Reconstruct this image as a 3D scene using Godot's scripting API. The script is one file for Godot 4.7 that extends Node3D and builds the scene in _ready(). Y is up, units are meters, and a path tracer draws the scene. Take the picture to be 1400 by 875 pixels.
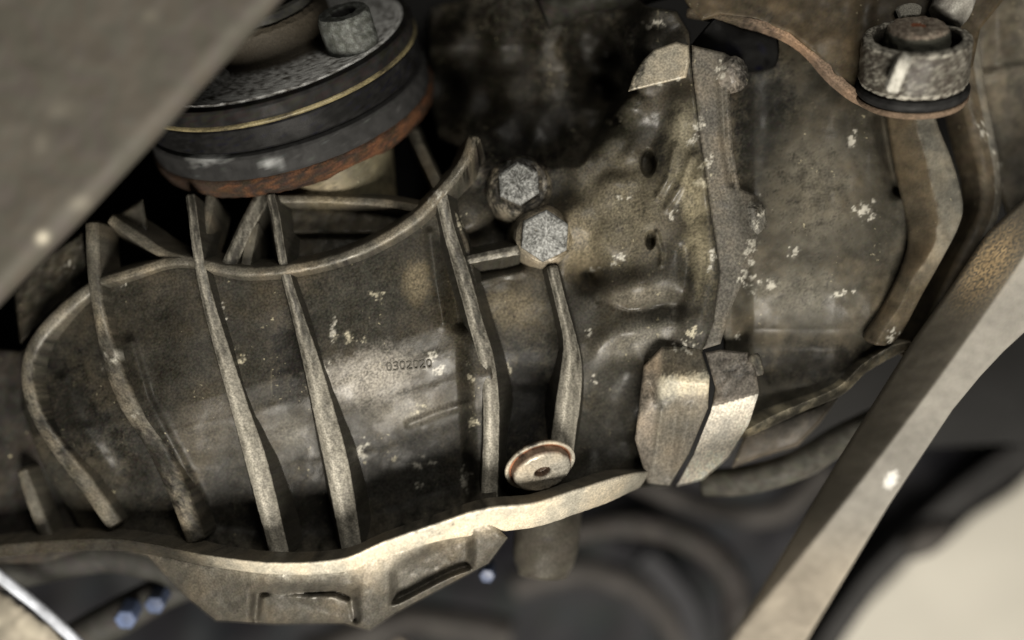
extends Node3D
# A gearbox under a car, seen close up. Working unit: one thousandth-scale "p" (0.3 mm);
# W() places a point given as (across, down, towards the lens) in p at the plane of the ribs.

const S := 0.0003
const D := 0.5
const SOFT := Vector3.ZERO

var M := {}
var origin := Vector3.ZERO
var na := FastNoiseLite.new()
var nb := FastNoiseLite.new()
var nc := FastNoiseLite.new()
var nd := FastNoiseLite.new()
var stains_and_light := {}
var flakes := {}
var taken := {}

# ------------------------------------------------------------------ basics
func W(x: float, y: float, z: float) -> Vector3:
	var k := (D - z * S) / D
	return Vector3((x - 700.0) * S * k, (437.5 - y) * S * k, z * S)

func ramp(x: float, pts: Array) -> float:
	if x <= pts[0][0]: return pts[0][1]
	for i in range(1, pts.size()):
		if x <= pts[i][0]:
			var t: float = (x - pts[i - 1][0]) / (pts[i][0] - pts[i - 1][0])
			t = t * t * (3.0 - 2.0 * t) * 0.5 + t * 0.5
			return lerpf(pts[i - 1][1], pts[i][1], t)
	return pts[-1][1]

func sm(a: float, b: float, x: float) -> float:
	return smoothstep(a, b, x)

func bump(x: float, y: float, cx: float, cy: float, rx: float, ry: float, deg := 0.0) -> float:
	var dx := x - cx
	var dy := y - cy
	if deg != 0.0:
		var c := cos(deg_to_rad(deg))
		var s := sin(deg_to_rad(deg))
		var t := dx * c + dy * s
		dy = -dx * s + dy * c
		dx = t
	var q := (dx * dx) / (rx * rx) + (dy * dy) / (ry * ry)
	return exp(-q) if q < 8.0 else 0.0

func line_dist(x: float, y: float, pts: Array) -> float:
	var best := 1e9
	var p := Vector2(x, y)
	for i in range(1, pts.size()):
		var q := Geometry2D.get_closest_point_to_segment(p, pts[i - 1], pts[i])
		best = minf(best, p.distance_squared_to(q))
	return sqrt(best)

func ridge(x: float, y: float, pts: Array, w: float) -> float:
	var d := line_dist(x, y, pts) / w
	return exp(-d * d) if d < 3.0 else 0.0

func smin(a: float, b: float, k: float) -> float:
	var h := clampf(0.5 + 0.5 * (b - a) / k, 0.0, 1.0)
	return lerpf(b, a, h) - k * h * (1.0 - h)

func L(r: float, g: float, b: float) -> Color:
	return Color(r, g, b)

# ------------------------------------------------------------------ dirt: patches and flakes with places of their own, and painted light and shade
func stain_and_light(x: float, y: float, rx: float, ry: float, deg: float, c: Color, k: float) -> void:
	put(stains_and_light, x, y, maxf(rx, ry) * 1.5, [x, y, rx, ry, cos(deg_to_rad(deg)), sin(deg_to_rad(deg)), c * 0.78, k])

func flake_and_glint(x: float, y: float, rx: float, ry: float, deg: float, c: Color, thr: float) -> void:
	put(flakes, x, y, maxf(rx, ry) * 1.1, [x, y, rx, ry, cos(deg_to_rad(deg)), sin(deg_to_rad(deg)), c, thr, clampf(13.0 / maxf(rx, ry), 0.45, 1.2)])

func put(where: Dictionary, x: float, y: float, r: float, e: Array) -> void:
	for i in range(int(floor((x - r) / 60.0)), int(floor((x + r) / 60.0)) + 1):
		for j in range(int(floor((y - r) / 60.0)), int(floor((y + r) / 60.0)) + 1):
			var key := i * 1000 + j
			if not where.has(key): where[key] = []
			where[key].append(e)

func dirt_and_light(x: float, y: float, base: Color) -> Color:
	var c := base
	var key := int(floor(x / 60.0)) * 1000 + int(floor(y / 60.0))
	var n1 := na.get_noise_2d(x, y)
	var n2 := nb.get_noise_2d(x, y)
	var n3 := nc.get_noise_2d(x, y)
	c = c * (1.0 + 0.4 * n1 + 0.26 * n2 + 0.17 * n3)
	c = c.lerp(Color(c.r * 1.12, c.g * 1.0, c.b * 0.86), clampf(0.2 + n1 * 0.8 + n2 * 0.2, 0.0, 0.8))
	for e in stains_and_light.get(key, []):
		var dx: float = x - e[0]
		var dy: float = y - e[1]
		var u: float = (dx * e[4] + dy * e[5]) / e[2]
		var v: float = (-dx * e[5] + dy * e[4]) / e[3]
		var r := sqrt(u * u + v * v)
		if r < 1.5:
			r += n2 * 0.45 + n3 * 0.3 + n1 * 0.2
			var w: float = (1.0 - smoothstep(0.45, 1.15, r)) * e[7]
			var t: Color = e[6]
			var g := maxf(0.25, 1.0 + 0.55 * n3 + 0.5 * n2)
			c = c.lerp(Color(t.r * g, t.g * g, t.b * g), w)
	for e in flakes.get(key, []):
		var dx: float = x - e[0]
		var dy: float = y - e[1]
		var u: float = (dx * e[4] + dy * e[5]) / e[2]
		var v: float = (-dx * e[5] + dy * e[4]) / e[3]
		var r := u * u + v * v
		if r < 1.1:
			var q: float = nd.get_noise_2d(x * e[8], y * e[8]) * 0.85 + n3 * 0.3 + n2 * 0.2 - e[7] - r * 0.5
			if q > -0.3:
				c = c.lerp(e[6], clampf((q + 0.3) * 0.7, 0.0, 0.25) + clampf((q + 0.06) * 4.0, 0.0, 0.7))
	return Color(clampf(c.r, 0.004, 0.9), clampf(c.g, 0.004, 0.9), clampf(c.b, 0.003, 0.9))

# ------------------------------------------------------------------ nodes
func thing(called: String, label: String, category: String, base: Vector3, group := "") -> Node3D:
	var o := Node3D.new()
	o.name = called
	add_child(o, true)
	origin = W(base.x, base.y, base.z)
	o.position = origin
	o.set_meta("label", label)
	o.set_meta("category", category)
	if group: o.set_meta("group", group)
	return o

func emit(called: String, v: PackedVector3Array, n: PackedVector3Array, c: PackedColorArray, idx: PackedInt32Array, m: Material, parent: Node3D, label := "") -> MeshInstance3D:
	var a := []
	a.resize(Mesh.ARRAY_MAX)
	for i in v.size(): v[i] -= origin
	a[Mesh.ARRAY_VERTEX] = v
	a[Mesh.ARRAY_NORMAL] = n
	if c.size(): a[Mesh.ARRAY_COLOR] = c
	a[Mesh.ARRAY_INDEX] = idx
	var me := ArrayMesh.new()
	me.add_surface_from_arrays(Mesh.PRIMITIVE_TRIANGLES, a)
	var o := MeshInstance3D.new()
	o.name = called
	o.mesh = me
	o.material_override = m
	if label: o.set_meta("label", label)
	parent.add_child(o, true)
	return o

# a grid of points, rows x cols, joined to a smooth sheet; "out" turns it over
func sheet(P: PackedVector3Array, rows: int, cols: int, turn: bool, wrap: bool, v: PackedVector3Array, n: PackedVector3Array, idx: PackedInt32Array) -> void:
	var at := v.size()
	v.append_array(P)
	for r in rows:
		for c in cols:
			var l := P[r * cols + ((c - 1 + cols) % cols if wrap else maxi(c - 1, 0))]
			var g := P[r * cols + ((c + 1) % cols if wrap else mini(c + 1, cols - 1))]
			var u := P[maxi(r - 1, 0) * cols + c]
			var d := P[mini(r + 1, rows - 1) * cols + c]
			var k := (g - l).cross(d - u)
			if k.length_squared() < 1e-24: k = Vector3(0, 0, 1)
			n.append((-k if turn else k).normalized())
	for r in rows - 1:
		for c in (cols if wrap else cols - 1):
			var c2 := (c + 1) % cols
			var i := at + r * cols + c
			var j := at + r * cols + c2
			var a := i + cols
			var b := j + cols
			if turn: idx.append_array([i, j, a, j, b, a])
			else: idx.append_array([i, a, j, j, a, b])

# a cast surface: the outline "poly" in p, heights from zf, side walls "deep" p down
func relief(called: String, parent: Node3D, poly: Array, step: float, zf: Callable, cf: Callable, m: Material, deep := 60.0, round_edge := 5.0, label := "") -> MeshInstance3D:
	var lo := Vector2(1e9, 1e9)
	var hi := -lo
	for p in poly:
		lo = lo.min(p)
		hi = hi.max(p)
	lo -= Vector2(step, step) * 2.0
	var nx := int((hi.x - lo.x) / step) + 4
	var ny := int((hi.y - lo.y) / step) + 4
	var pv := PackedVector2Array(poly)
	var cnt := pv.size()
	var inside := PackedFloat32Array()
	inside.resize(nx * ny)
	var xy := PackedVector2Array()
	xy.resize(nx * ny)
	for j in ny:
		for i in nx:
			var p := Vector2(lo.x + i * step, lo.y + j * step)
			var best := 1e18
			var bq := p
			for e in cnt:
				var a := pv[e]
				var b := pv[(e + 1) % cnt]
				var ab := b - a
				var t := clampf((p - a).dot(ab) / ab.length_squared(), 0.0, 1.0)
				var q := a + ab * t
				var dd := p.distance_squared_to(q)
				if dd < best:
					best = dd
					bq = q
			var d := sqrt(best)
			if not Geometry2D.is_point_in_polygon(p, pv):
				if d < step * 1.5: p = bq
				d = -d
			inside[j * nx + i] = d
			xy[j * nx + i] = p
	var P := PackedVector3Array()
	P.resize(nx * ny)
	var used := PackedInt32Array()
	used.resize(nx * ny)
	for k in nx * ny:
		if inside[k] < -step * 1.5:
			used[k] = -1
			continue
		var p := xy[k]
		var z: float = zf.call(p.x, p.y)
		var d := maxf(inside[k], 0.0)
		if d < round_edge: z -= round_edge - sqrt(round_edge * round_edge - (round_edge - d) * (round_edge - d))
		P[k] = W(p.x, p.y, z)
	var v := PackedVector3Array()
	var n := PackedVector3Array()
	var c := PackedColorArray()
	var idx := PackedInt32Array()
	for j in ny:
		for i in nx:
			var k := j * nx + i
			if used[k] < 0: continue
			var l := k - 1 if i > 0 and used[k - 1] >= 0 else k
			var g := k + 1 if i < nx - 1 and used[k + 1] >= 0 else k
			var u := k - nx if j > 0 and used[k - nx] >= 0 else k
			var d := k + nx if j < ny - 1 and used[k + nx] >= 0 else k
			var nn := (P[d] - P[u]).cross(P[g] - P[l])
			if nn.length_squared() < 1e-24: nn = Vector3(0, 0, 1)
			used[k] = v.size()
			v.append(P[k])
			n.append(nn.normalized())
			c.append(cf.call(xy[k].x, xy[k].y))
	for j in ny - 1:
		for i in nx - 1:
			var k := j * nx + i
			if inside[k] < 0 and inside[k + 1] < 0 and inside[k + nx] < 0 and inside[k + nx + 1] < 0: continue
			var q := [used[k], used[k + 1], used[k + nx], used[k + nx + 1]]
			if q.min() < 0: continue
			idx.append_array([q[0], q[1], q[2], q[1], q[3], q[2]])
	# side walls
	for e in cnt:
		var a := pv[e]
		var b := pv[(e + 1) % cnt]
		var parts := maxi(1, int(a.distance_to(b) / (step * 3.0)))
		var Q := PackedVector3Array()
		for r in 3:
			for t in parts + 1:
				var p := a.lerp(b, float(t) / parts)
				var z: float = zf.call(p.x, p.y) - round_edge
				Q.append(W(p.x, p.y, z - deep * r * 0.5))
				c.append(cf.call(p.x, p.y) * 0.9)
		var clock := Geometry2D.is_polygon_clockwise(pv)
		sheet(Q, 3, parts + 1, clock, false, v, n, idx)
	return emit(called, v, n, c, idx, m, parent, label)

func rounded(poly: Array) -> Array:
	var out := []
	var n := poly.size()
	for i in n:
		var p0: Vector2 = poly[(i - 1 + n) % n]
		var p1: Vector2 = poly[i]
		var p2: Vector2 = poly[(i + 1) % n]
		var p3: Vector2 = poly[(i + 2) % n]
		for k in 4: out.append(p1.cubic_interpolate(p2, p0, p3, k * 0.25))
	return out

func spline(path: Array, gap: float) -> Array:
	var out := []
	var most := 0
	for q in path: most = maxi(most, q.size())
	for q in path:
		while q.size() < most: q.append(0.0)
	for i in path.size() - 1:
		var p0: Array = path[maxi(i - 1, 0)]
		var p1: Array = path[i]
		var p2: Array = path[i + 1]
		var p3: Array = path[mini(i + 2, path.size() - 1)]
		var steps := maxi(2, int(Vector3(p2[0] - p1[0], p2[1] - p1[1], p2[2] - p1[2]).length() / gap))
		for s in steps:
			var t := float(s) / steps
			var q := []
			for k in p1.size():
				q.append(0.5 * (2.0 * p1[k] + (p2[k] - p0[k]) * t + (2.0 * p0[k] - 5.0 * p1[k] + 4.0 * p2[k] - p3[k]) * t * t + (3.0 * p1[k] - p0[k] - 3.0 * p2[k] + p3[k]) * t * t * t))
			out.append(q)
	out.append(path[-1].duplicate())
	return out

# a cast bar along a path of [x, y, z, width, height, tilt]; cf(x, y, s) gives its colour, s = -1..1 across (beyond 1: the flanks)
func bar(called: String, parent: Node3D, path: Array, m: Material, cf: Callable, rnd := 0.16, flare := 0.10, gap := 4.0, roof := 0.0, label := "") -> MeshInstance3D:
	var pts := spline(path, gap)
	var rows := pts.size()
	var across := 3
	for p in pts: across = maxi(across, int(p[3] / 5.0))
	var sec := []   # [across in half widths, drop in rounding radii or depth, s]
	var P := PackedVector3Array()
	var c := PackedColorArray()
	var cols := 0
	for r in rows:
		var p: Array = pts[r]
		var a: Array = pts[maxi(r - 1, 0)]
		var b: Array = pts[mini(r + 1, rows - 1)]
		var T := (W(b[0], b[1], b[2]) - W(a[0], a[1], a[2])).normalized()
		var U := Vector3(0, 0, 1)
		U = (U - T * U.dot(T)).normalized()
		var side := T.cross(U)
		var slope := tan(deg_to_rad(p[5] if p.size() > 5 else 0.0))
		var hw: float = p[3] * 0.43
		var h: float = p[4]
		var rr: float = minf(hw * 2.0 * rnd, h * 0.8)
		var fade := 1.0
		var e := minf(r, rows - 1 - r) * gap
		if e < 6.0: fade = 0.7 + 0.3 * sqrt(e / 6.0)
		sec = [[-hw - h * flare, -h, -1.6], [-hw - h * flare * 0.5, -h * 0.55, -1.4], [-hw, -rr, -1.15], [-hw + rr * 0.13, -rr * 0.5, -1.0], [-hw + rr * 0.5, -rr * 0.13, -0.85], [-hw + rr, 0, -0.6]]
		for k in range(1, across): sec.append([lerpf(-hw + rr, hw - rr, float(k) / across), 0.4, lerpf(-0.6, 0.6, float(k) / across)])
		sec.append_array([[hw - rr, 0, 0.6], [hw - rr * 0.5, -rr * 0.13, 0.85], [hw - rr * 0.13, -rr * 0.5, 1.0], [hw, -rr, 1.15], [hw + h * flare * 0.5, -h * 0.55, 1.4], [hw + h * flare, -h, 1.6]])
		cols = sec.size()
		var base := W(p[0], p[1], p[2])
		for q in sec:
			var x: float = p[0] + q[0]
			var jit: float = nb.get_noise_2d(p[0] * 1.3 + q[0] * 2.0, p[1] * 1.3) * 0.35 + nc.get_noise_2d(p[0] + q[0], p[1]) * 0.15
			P.append(base + side * (q[0] * fade * S) + U * ((q[1] * fade + jit - clampf(q[0], -hw, hw) * slope - absf(clampf(q[0], -hw, hw) - hw * 0.25) * roof - (1.0 - fade) * h * 0.6) * S) + side * (nb.get_noise_2d(p[1] * 1.7, p[0] * 1.7 + q[0]) * 0.5 * S))
			c.append(cf.call(p[0] + q[0] * side.x, p[1] - q[0] * side.y, q[2]))
	var v := PackedVector3Array()
	var n := PackedVector3Array()
	var idx := PackedInt32Array()
	sheet(P, rows, cols, false, false, v, n, idx)
	for end in [0, rows - 1]:   # close the ends
		var at := v.size()
		var T := (P[(rows - 1) * cols + 6] - P[(rows - 2) * cols + 6]).normalized() if end else (P[6] - P[cols + 6]).normalized()
		for k in cols:
			v.append(P[end * cols + k])
			n.append(T)
			c.append(c[end * cols + k])
		for k in range(1, cols - 1):
			idx.append_array([at, at + k, at + k + 1] if end else [at, at + k + 1, at + k])
	return emit(called, v, n, c, idx, m, parent, label)

# a round tube along a path of [x, y, z, radius]
func tube(called: String, parent: Node3D, path: Array, m: Material, cf: Callable, sides := 20, gap := 6.0, label := "") -> MeshInstance3D:
	var pts := spline(path, gap)
	var rows := pts.size()
	var P := PackedVector3Array()
	var c := PackedColorArray()
	for r in range(-1, rows + 1):
		var p: Array = pts[clampi(r, 0, rows - 1)]
		var k := clampi(r, 0, rows - 1)
		var a: Array = pts[maxi(k - 1, 0)]
		var b: Array = pts[mini(k + 1, rows - 1)]
		var T := (W(b[0], b[1], b[2]) - W(a[0], a[1], a[2])).normalized()
		var U := Vector3(0, 0, 1)
		if absf(T.z) > 0.9: U = Vector3(1, 0, 0)
		U = (U - T * U.dot(T)).normalized()
		var side := T.cross(U)
		for s in sides:
			var t := TAU * s / sides
			var rad: float = p[3] * S * (0.02 if r < 0 or r == rows else 1.0)
			rad *= 1.0 + 0.03 * nb.get_noise_3d(p[0], p[1], s * 9.0)
			P.append(W(p[0], p[1], p[2]) + side * cos(t) * rad + U * sin(t) * rad)
			c.append(cf.call(p[0] + cos(t) * p[3], p[1] + s * 3.0, 0.0))
	var v := PackedVector3Array()
	var n := PackedVector3Array()
	var idx := PackedInt32Array()
	sheet(P, rows + 2, sides, true, true, v, n, idx)
	return emit(called, v, n, c, idx, m, parent, label)

# a turned part about the axis "ax" through W(at): profile of [radius, height] in p; flats > 0 makes its outline that many sided
func turned(called: String, parent: Node3D, at: Vector3, ax: Vector3, profile: Array, m: Material, cf: Callable, flats := 0, seg := 96, spin := 0.0, rough := 0.0, label := "") -> MeshInstance3D:
	var n0 := ax.normalized()
	var u := n0.cross(Vector3(0.03, 0.2, 1)).normalized()
	var w := n0.cross(u)
	var o := W(at.x, at.y, at.z)
	var px := S * (D - at.z * S) / D
	var P := PackedVector3Array()
	var c := PackedColorArray()
	# double the profile points so that its corners stay crisp
	var prof := []
	for i in profile.size():
		prof.append(profile[i])
		if i < profile.size() - 1:
			var a: Array = profile[i]
			var b: Array = profile[i + 1]
			var ln: float = Vector2(b[0] - a[0], b[1] - a[1]).length()
			if ln > 4.0:
				var t: float = 1.2 / ln
				prof.append([lerpf(a[0], b[0], t), lerpf(a[1], b[1], t)])
				for k in range(1, int(ln / 3.0)):
					var tt: float = k / floorf(ln / 3.0)
					prof.append([lerpf(a[0], b[0], tt), lerpf(a[1], b[1], tt)])
				prof.append([lerpf(b[0], a[0], t), lerpf(b[1], a[1], t)])
	for q in prof:
		for s in seg:
			var t := TAU * s / seg + spin
			var r: float = q[0]
			if flats:
				var f := TAU / flats
				r *= cos(f * 0.5) / cos(fposmod(t - spin, f) - f * 0.5) if q.size() < 3 else 1.0
			var h: float = q[1]
			if rough > 0.0:
				r += nb.get_noise_3d(cos(t) * 60.0, sin(t) * 60.0, h * 1.5) * rough * minf(1.0, r * 0.1)
				h += nb.get_noise_3d(cos(t) * r * 2.0 + 40.0, sin(t) * r * 2.0, 9.0) * rough
			P.append(o + (u * cos(t) + w * sin(t)) * (r * px) + n0 * (h * px))
			var pp := (u * cos(t) + w * sin(t)) * r + n0 * h
			c.append(cf.call(at.x + pp.x, at.y - pp.y, q[0], h))
	var v := PackedVector3Array()
	var n := PackedVector3Array()
	var idx := PackedInt32Array()
	sheet(P, prof.size(), seg, true, true, v, n, idx)
	return emit(called, v, n, c, idx, m, parent, label)

# ------------------------------------------------------------------ textures and materials
func noise(kind: int, freq: float, oct: int, sd: int) -> FastNoiseLite:
	var f := FastNoiseLite.new()
	f.noise_type = kind
	f.frequency = freq
	f.fractal_type = FastNoiseLite.FRACTAL_FBM
	f.fractal_octaves = oct
	f.seed = sd
	return f

func noise_tex(f: FastNoiseLite, stops: Array, normal := false) -> NoiseTexture2D:
	var t := NoiseTexture2D.new()
	t.width = 512
	t.height = 512
	t.seamless = true
	t.noise = f
	if stops.size():
		var g := Gradient.new()
		g.offsets = PackedFloat32Array(stops.map(func(s): return s[0]))
		g.colors = PackedColorArray(stops.map(func(s): return s[1]))
		t.color_ramp = g
	return t

func grey(a: float) -> Color:
	return Color(a, a, a)

func dusting(sd: int, c: Color, thr: float, freq: float) -> ImageTexture:
	var a := noise(FastNoiseLite.TYPE_SIMPLEX_SMOOTH, freq, 3, sd).get_seamless_image(512, 512)
	var b := noise(FastNoiseLite.TYPE_SIMPLEX, 0.012, 3, sd + 5).get_seamless_image(512, 512)
	a.convert(Image.FORMAT_L8)
	b.convert(Image.FORMAT_L8)
	var da := a.get_data()
	var db := b.get_data()
	var o := PackedByteArray()
	o.resize(512 * 512 * 4)
	for i in 512 * 512:
		var q := da[i] / 255.0 + (db[i] / 255.0 - 0.5) * 0.5 - thr
		o[i * 4] = int(c.r * 255)
		o[i * 4 + 1] = int(c.g * 255)
		o[i * 4 + 2] = int(c.b * 255)
		o[i * 4 + 3] = int(clampf(q * 9.0, 0.0, 1.0) * c.a * 255)
	return ImageTexture.create_from_image(Image.create_from_data(512, 512, false, Image.FORMAT_RGBA8, o))

func mat(rough: float, met: float, spec: float, grain: Texture2D, sheen: Texture2D, relief_tex: Texture2D, relief_cm: float, scale: float, dust: Texture2D = null) -> StandardMaterial3D:
	var m := StandardMaterial3D.new()
	m.vertex_color_use_as_albedo = true
	m.roughness = rough
	m.metallic = met
	m.metallic_specular = spec
	m.albedo_texture = grain
	if sheen: m.roughness_texture = sheen
	m.uv1_triplanar = true
	m.uv1_world_triplanar = true
	m.uv1_scale = Vector3.ONE * scale
	if relief_tex:
		m.heightmap_enabled = true
		m.heightmap_texture = relief_tex
		m.heightmap_scale = relief_cm
	if dust:
		m.detail_enabled = true
		m.detail_albedo = dust
		m.detail_blend_mode = BaseMaterial3D.BLEND_MODE_MIX
		m.detail_uv_layer = BaseMaterial3D.DETAIL_UV_2
		m.uv2_triplanar = true
		m.uv2_world_triplanar = true
		m.uv2_scale = Vector3.ONE * 6.3
	return m

func materials() -> void:
	na = noise(FastNoiseLite.TYPE_SIMPLEX_SMOOTH, 0.011, 3, 3)
	nb = noise(FastNoiseLite.TYPE_SIMPLEX_SMOOTH, 0.05, 3, 8)
	nc = noise(FastNoiseLite.TYPE_SIMPLEX, 0.19, 2, 15)
	nd = noise(FastNoiseLite.TYPE_SIMPLEX, 0.085, 4, 27)
	var grain := noise_tex(noise(FastNoiseLite.TYPE_SIMPLEX_SMOOTH, 0.02, 5, 41), [[0.25, grey(0.8)], [0.5, grey(0.92)], [0.75, grey(1.0)]])
	var fine := noise_tex(noise(FastNoiseLite.TYPE_SIMPLEX, 0.09, 4, 42), [[0.2, grey(0.72)], [0.55, grey(0.9)], [0.8, grey(1.0)]])
	var sheen := noise_tex(noise(FastNoiseLite.TYPE_SIMPLEX_SMOOTH, 0.008, 5, 43), [[0.3, grey(0.52)], [0.5, grey(0.8)], [0.7, grey(1.0)]])
	var bumps := noise_tex(noise(FastNoiseLite.TYPE_SIMPLEX, 0.17, 3, 44), [])
	var pits := noise_tex(noise(FastNoiseLite.TYPE_CELLULAR, 0.06, 3, 45), [])
	var pale := dusting(50, Color(0.72, 0.69, 0.58, 0.7), 0.93, 0.11)
	M.cast = mat(0.66, 0.0, 0.34, fine, sheen, bumps, 0.0028, 13.0, pale)
	M.oily = mat(0.66, 0.0, 0.3, grain, sheen, bumps, 0.0022, 11.0, pale)
	M.worn = mat(0.58, 0.15, 0.4, fine, sheen, bumps, 0.003, 17.0)
	M.rubber = mat(0.75, 0.0, 0.18, grain, sheen, bumps, 0.004, 14.0)
	M.rust = mat(0.85, 0.0, 0.3, fine, null, pits, 0.02, 16.0)
	M.crust = mat(0.75, 0.0, 0.4, fine, null, pits, 0.025, 24.0)
	M.paint = mat(0.6, 0.0, 0.4, grain, sheen, null, 0.0, 5.0)
	M.smooth = mat(0.7, 0.0, 0.4, null, null, null, 0.0, 4.0)
	M.far = mat(0.7, 0.0, 0.4, grain, null, null, 0.0, 4.0)

# ------------------------------------------------------------------ colours
func left_colour(x: float, y: float) -> Color:
	return dirt_and_light(x, y, L(0.042, 0.0395, 0.032)).lerp(L(0.13, 0.12, 0.098), clampf(fillet(x, y) * (0.6 + nb.get_noise_2d(x, y)), 0.0, 0.8))

func cast_colour(x: float, y: float) -> Color:
	return dirt_and_light(x, y, L(0.042, 0.0395, 0.032))

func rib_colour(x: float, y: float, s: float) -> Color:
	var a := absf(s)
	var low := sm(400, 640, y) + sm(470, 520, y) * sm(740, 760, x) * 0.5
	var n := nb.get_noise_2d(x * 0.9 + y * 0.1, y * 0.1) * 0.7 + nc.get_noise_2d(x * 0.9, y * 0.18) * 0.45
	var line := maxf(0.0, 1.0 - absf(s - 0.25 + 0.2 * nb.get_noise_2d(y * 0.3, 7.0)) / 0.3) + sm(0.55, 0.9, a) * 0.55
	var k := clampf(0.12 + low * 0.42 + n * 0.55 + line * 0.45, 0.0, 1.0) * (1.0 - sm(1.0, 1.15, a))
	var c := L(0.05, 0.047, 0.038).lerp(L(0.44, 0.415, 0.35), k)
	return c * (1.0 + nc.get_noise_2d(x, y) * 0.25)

func dull_rib(x: float, y: float, s: float) -> Color:
	var c := L(0.07, 0.065, 0.052).lerp(L(0.17, 0.158, 0.128), clampf(0.6 + nb.get_noise_2d(x * 0.6, y * 0.3) * 0.8, 0.0, 1.0) * (1.0 - sm(1.0, 1.3, absf(s))))
	return dirt_and_light(x, y, c)

func flat_colour(c: Color) -> Callable:
	return func(x: float, y: float, _s := 0.0, _h := 0.0) -> Color:
		var n := 1.0 + 0.3 * nb.get_noise_2d(x, y) + 0.25 * na.get_noise_2d(x * 1.7, y * 1.7) + 0.2 * nc.get_noise_2d(x, y)
		return Color(c.r * n, c.g * n, c.b * n)

# ------------------------------------------------------------------ the scene
func _ready() -> void:
	var cam := Camera3D.new()
	cam.name = "camera"
	cam.position = Vector3(0, 0, D)
	cam.near = 0.02
	cam.far = 20.0
	var lens := CameraAttributesPhysical.new()
	lens.frustum_focal_length = 12.0 / (437.5 * S / D)
	lens.frustum_focus_distance = D - 0.002
	lens.frustum_near = 0.02
	lens.frustum_far = 20.0
	lens.exposure_aperture = 1.75
	cam.attributes = lens
	add_child(cam)
	var we := WorldEnvironment.new()
	we.name = "world"
	var env := Environment.new()
	env.background_mode = Environment.BG_COLOR
	env.background_color = Color(0.10, 0.10, 0.10)
	env.tonemap_mode = Environment.TONE_MAPPER_LINEAR
	env.tonemap_exposure = 0.85
	env.sdfgi_enabled = true
	env.ssao_enabled = true
	env.ssil_enabled = true
	we.environment = env
	add_child(we)
	# the work lamp on the garage floor, low and in front, and an unseen lamp added as front fill
	lamp("work_lamp", "flat work lamp lying low in front of the gearbox", Vector3(0.1, -0.62, 0.62), Vector3(0.0, 0.0, -0.02), Vector2(0.46, 0.30), 2.2, Color(1.0, 0.97, 0.92))
	lamp("front_fill_lamp", "unseen lamp added as front fill above and behind the camera", Vector3(0.30, 0.42, 0.85), Vector3(0.0, 0.0, 0.0), Vector2(0.40, 0.26), 0.42, Color(1.0, 0.975, 0.93))

	materials()
	dirt_and_light_map()
	surroundings()
	gearbox()
	bell_housing()
	drive_flange()
	bracket_and_mount()
	crossmember()
	front_plate()

func lamp(called: String, label: String, at: Vector3, to: Vector3, size: Vector2, energy: float, c: Color) -> void:
	var o := Node3D.new()
	o.name = called
	add_child(o)
	o.look_at_from_position(at, to, Vector3(0, 0, -1) if absf(at.y) > 0.5 else Vector3.UP)
	o.set_meta("label", label)
	o.set_meta("category", "lamp")
	var shell := StandardMaterial3D.new()
	shell.albedo_color = Color(0.08, 0.08, 0.085)
	shell.roughness = 0.5
	var glow := StandardMaterial3D.new()
	glow.albedo_color = Color(0.9, 0.9, 0.88)
	glow.emission_enabled = true
	glow.emission = c
	glow.emission_energy_multiplier = 0.4
	for q in [["lamp_housing", Vector3(size.x + 0.03, size.y + 0.03, 0.04), 0.026, shell], ["lamp_lens", Vector3(size.x, size.y, 0.006), 0.003, glow]]:
		var b := BoxMesh.new()
		b.size = q[1]
		var mi := MeshInstance3D.new()
		mi.name = q[0]
		mi.mesh = b
		mi.position = Vector3(0, 0, q[2])
		mi.material_override = q[3]
		o.add_child(mi)
	var l := AreaLight3D.new()
	l.name = "lamp_light"
	l.area_size = size
	l.light_energy = energy
	l.light_color = c
	l.shadow_enabled = true
	l.position = Vector3(0, 0, -0.004)
	o.add_child(l)

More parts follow.
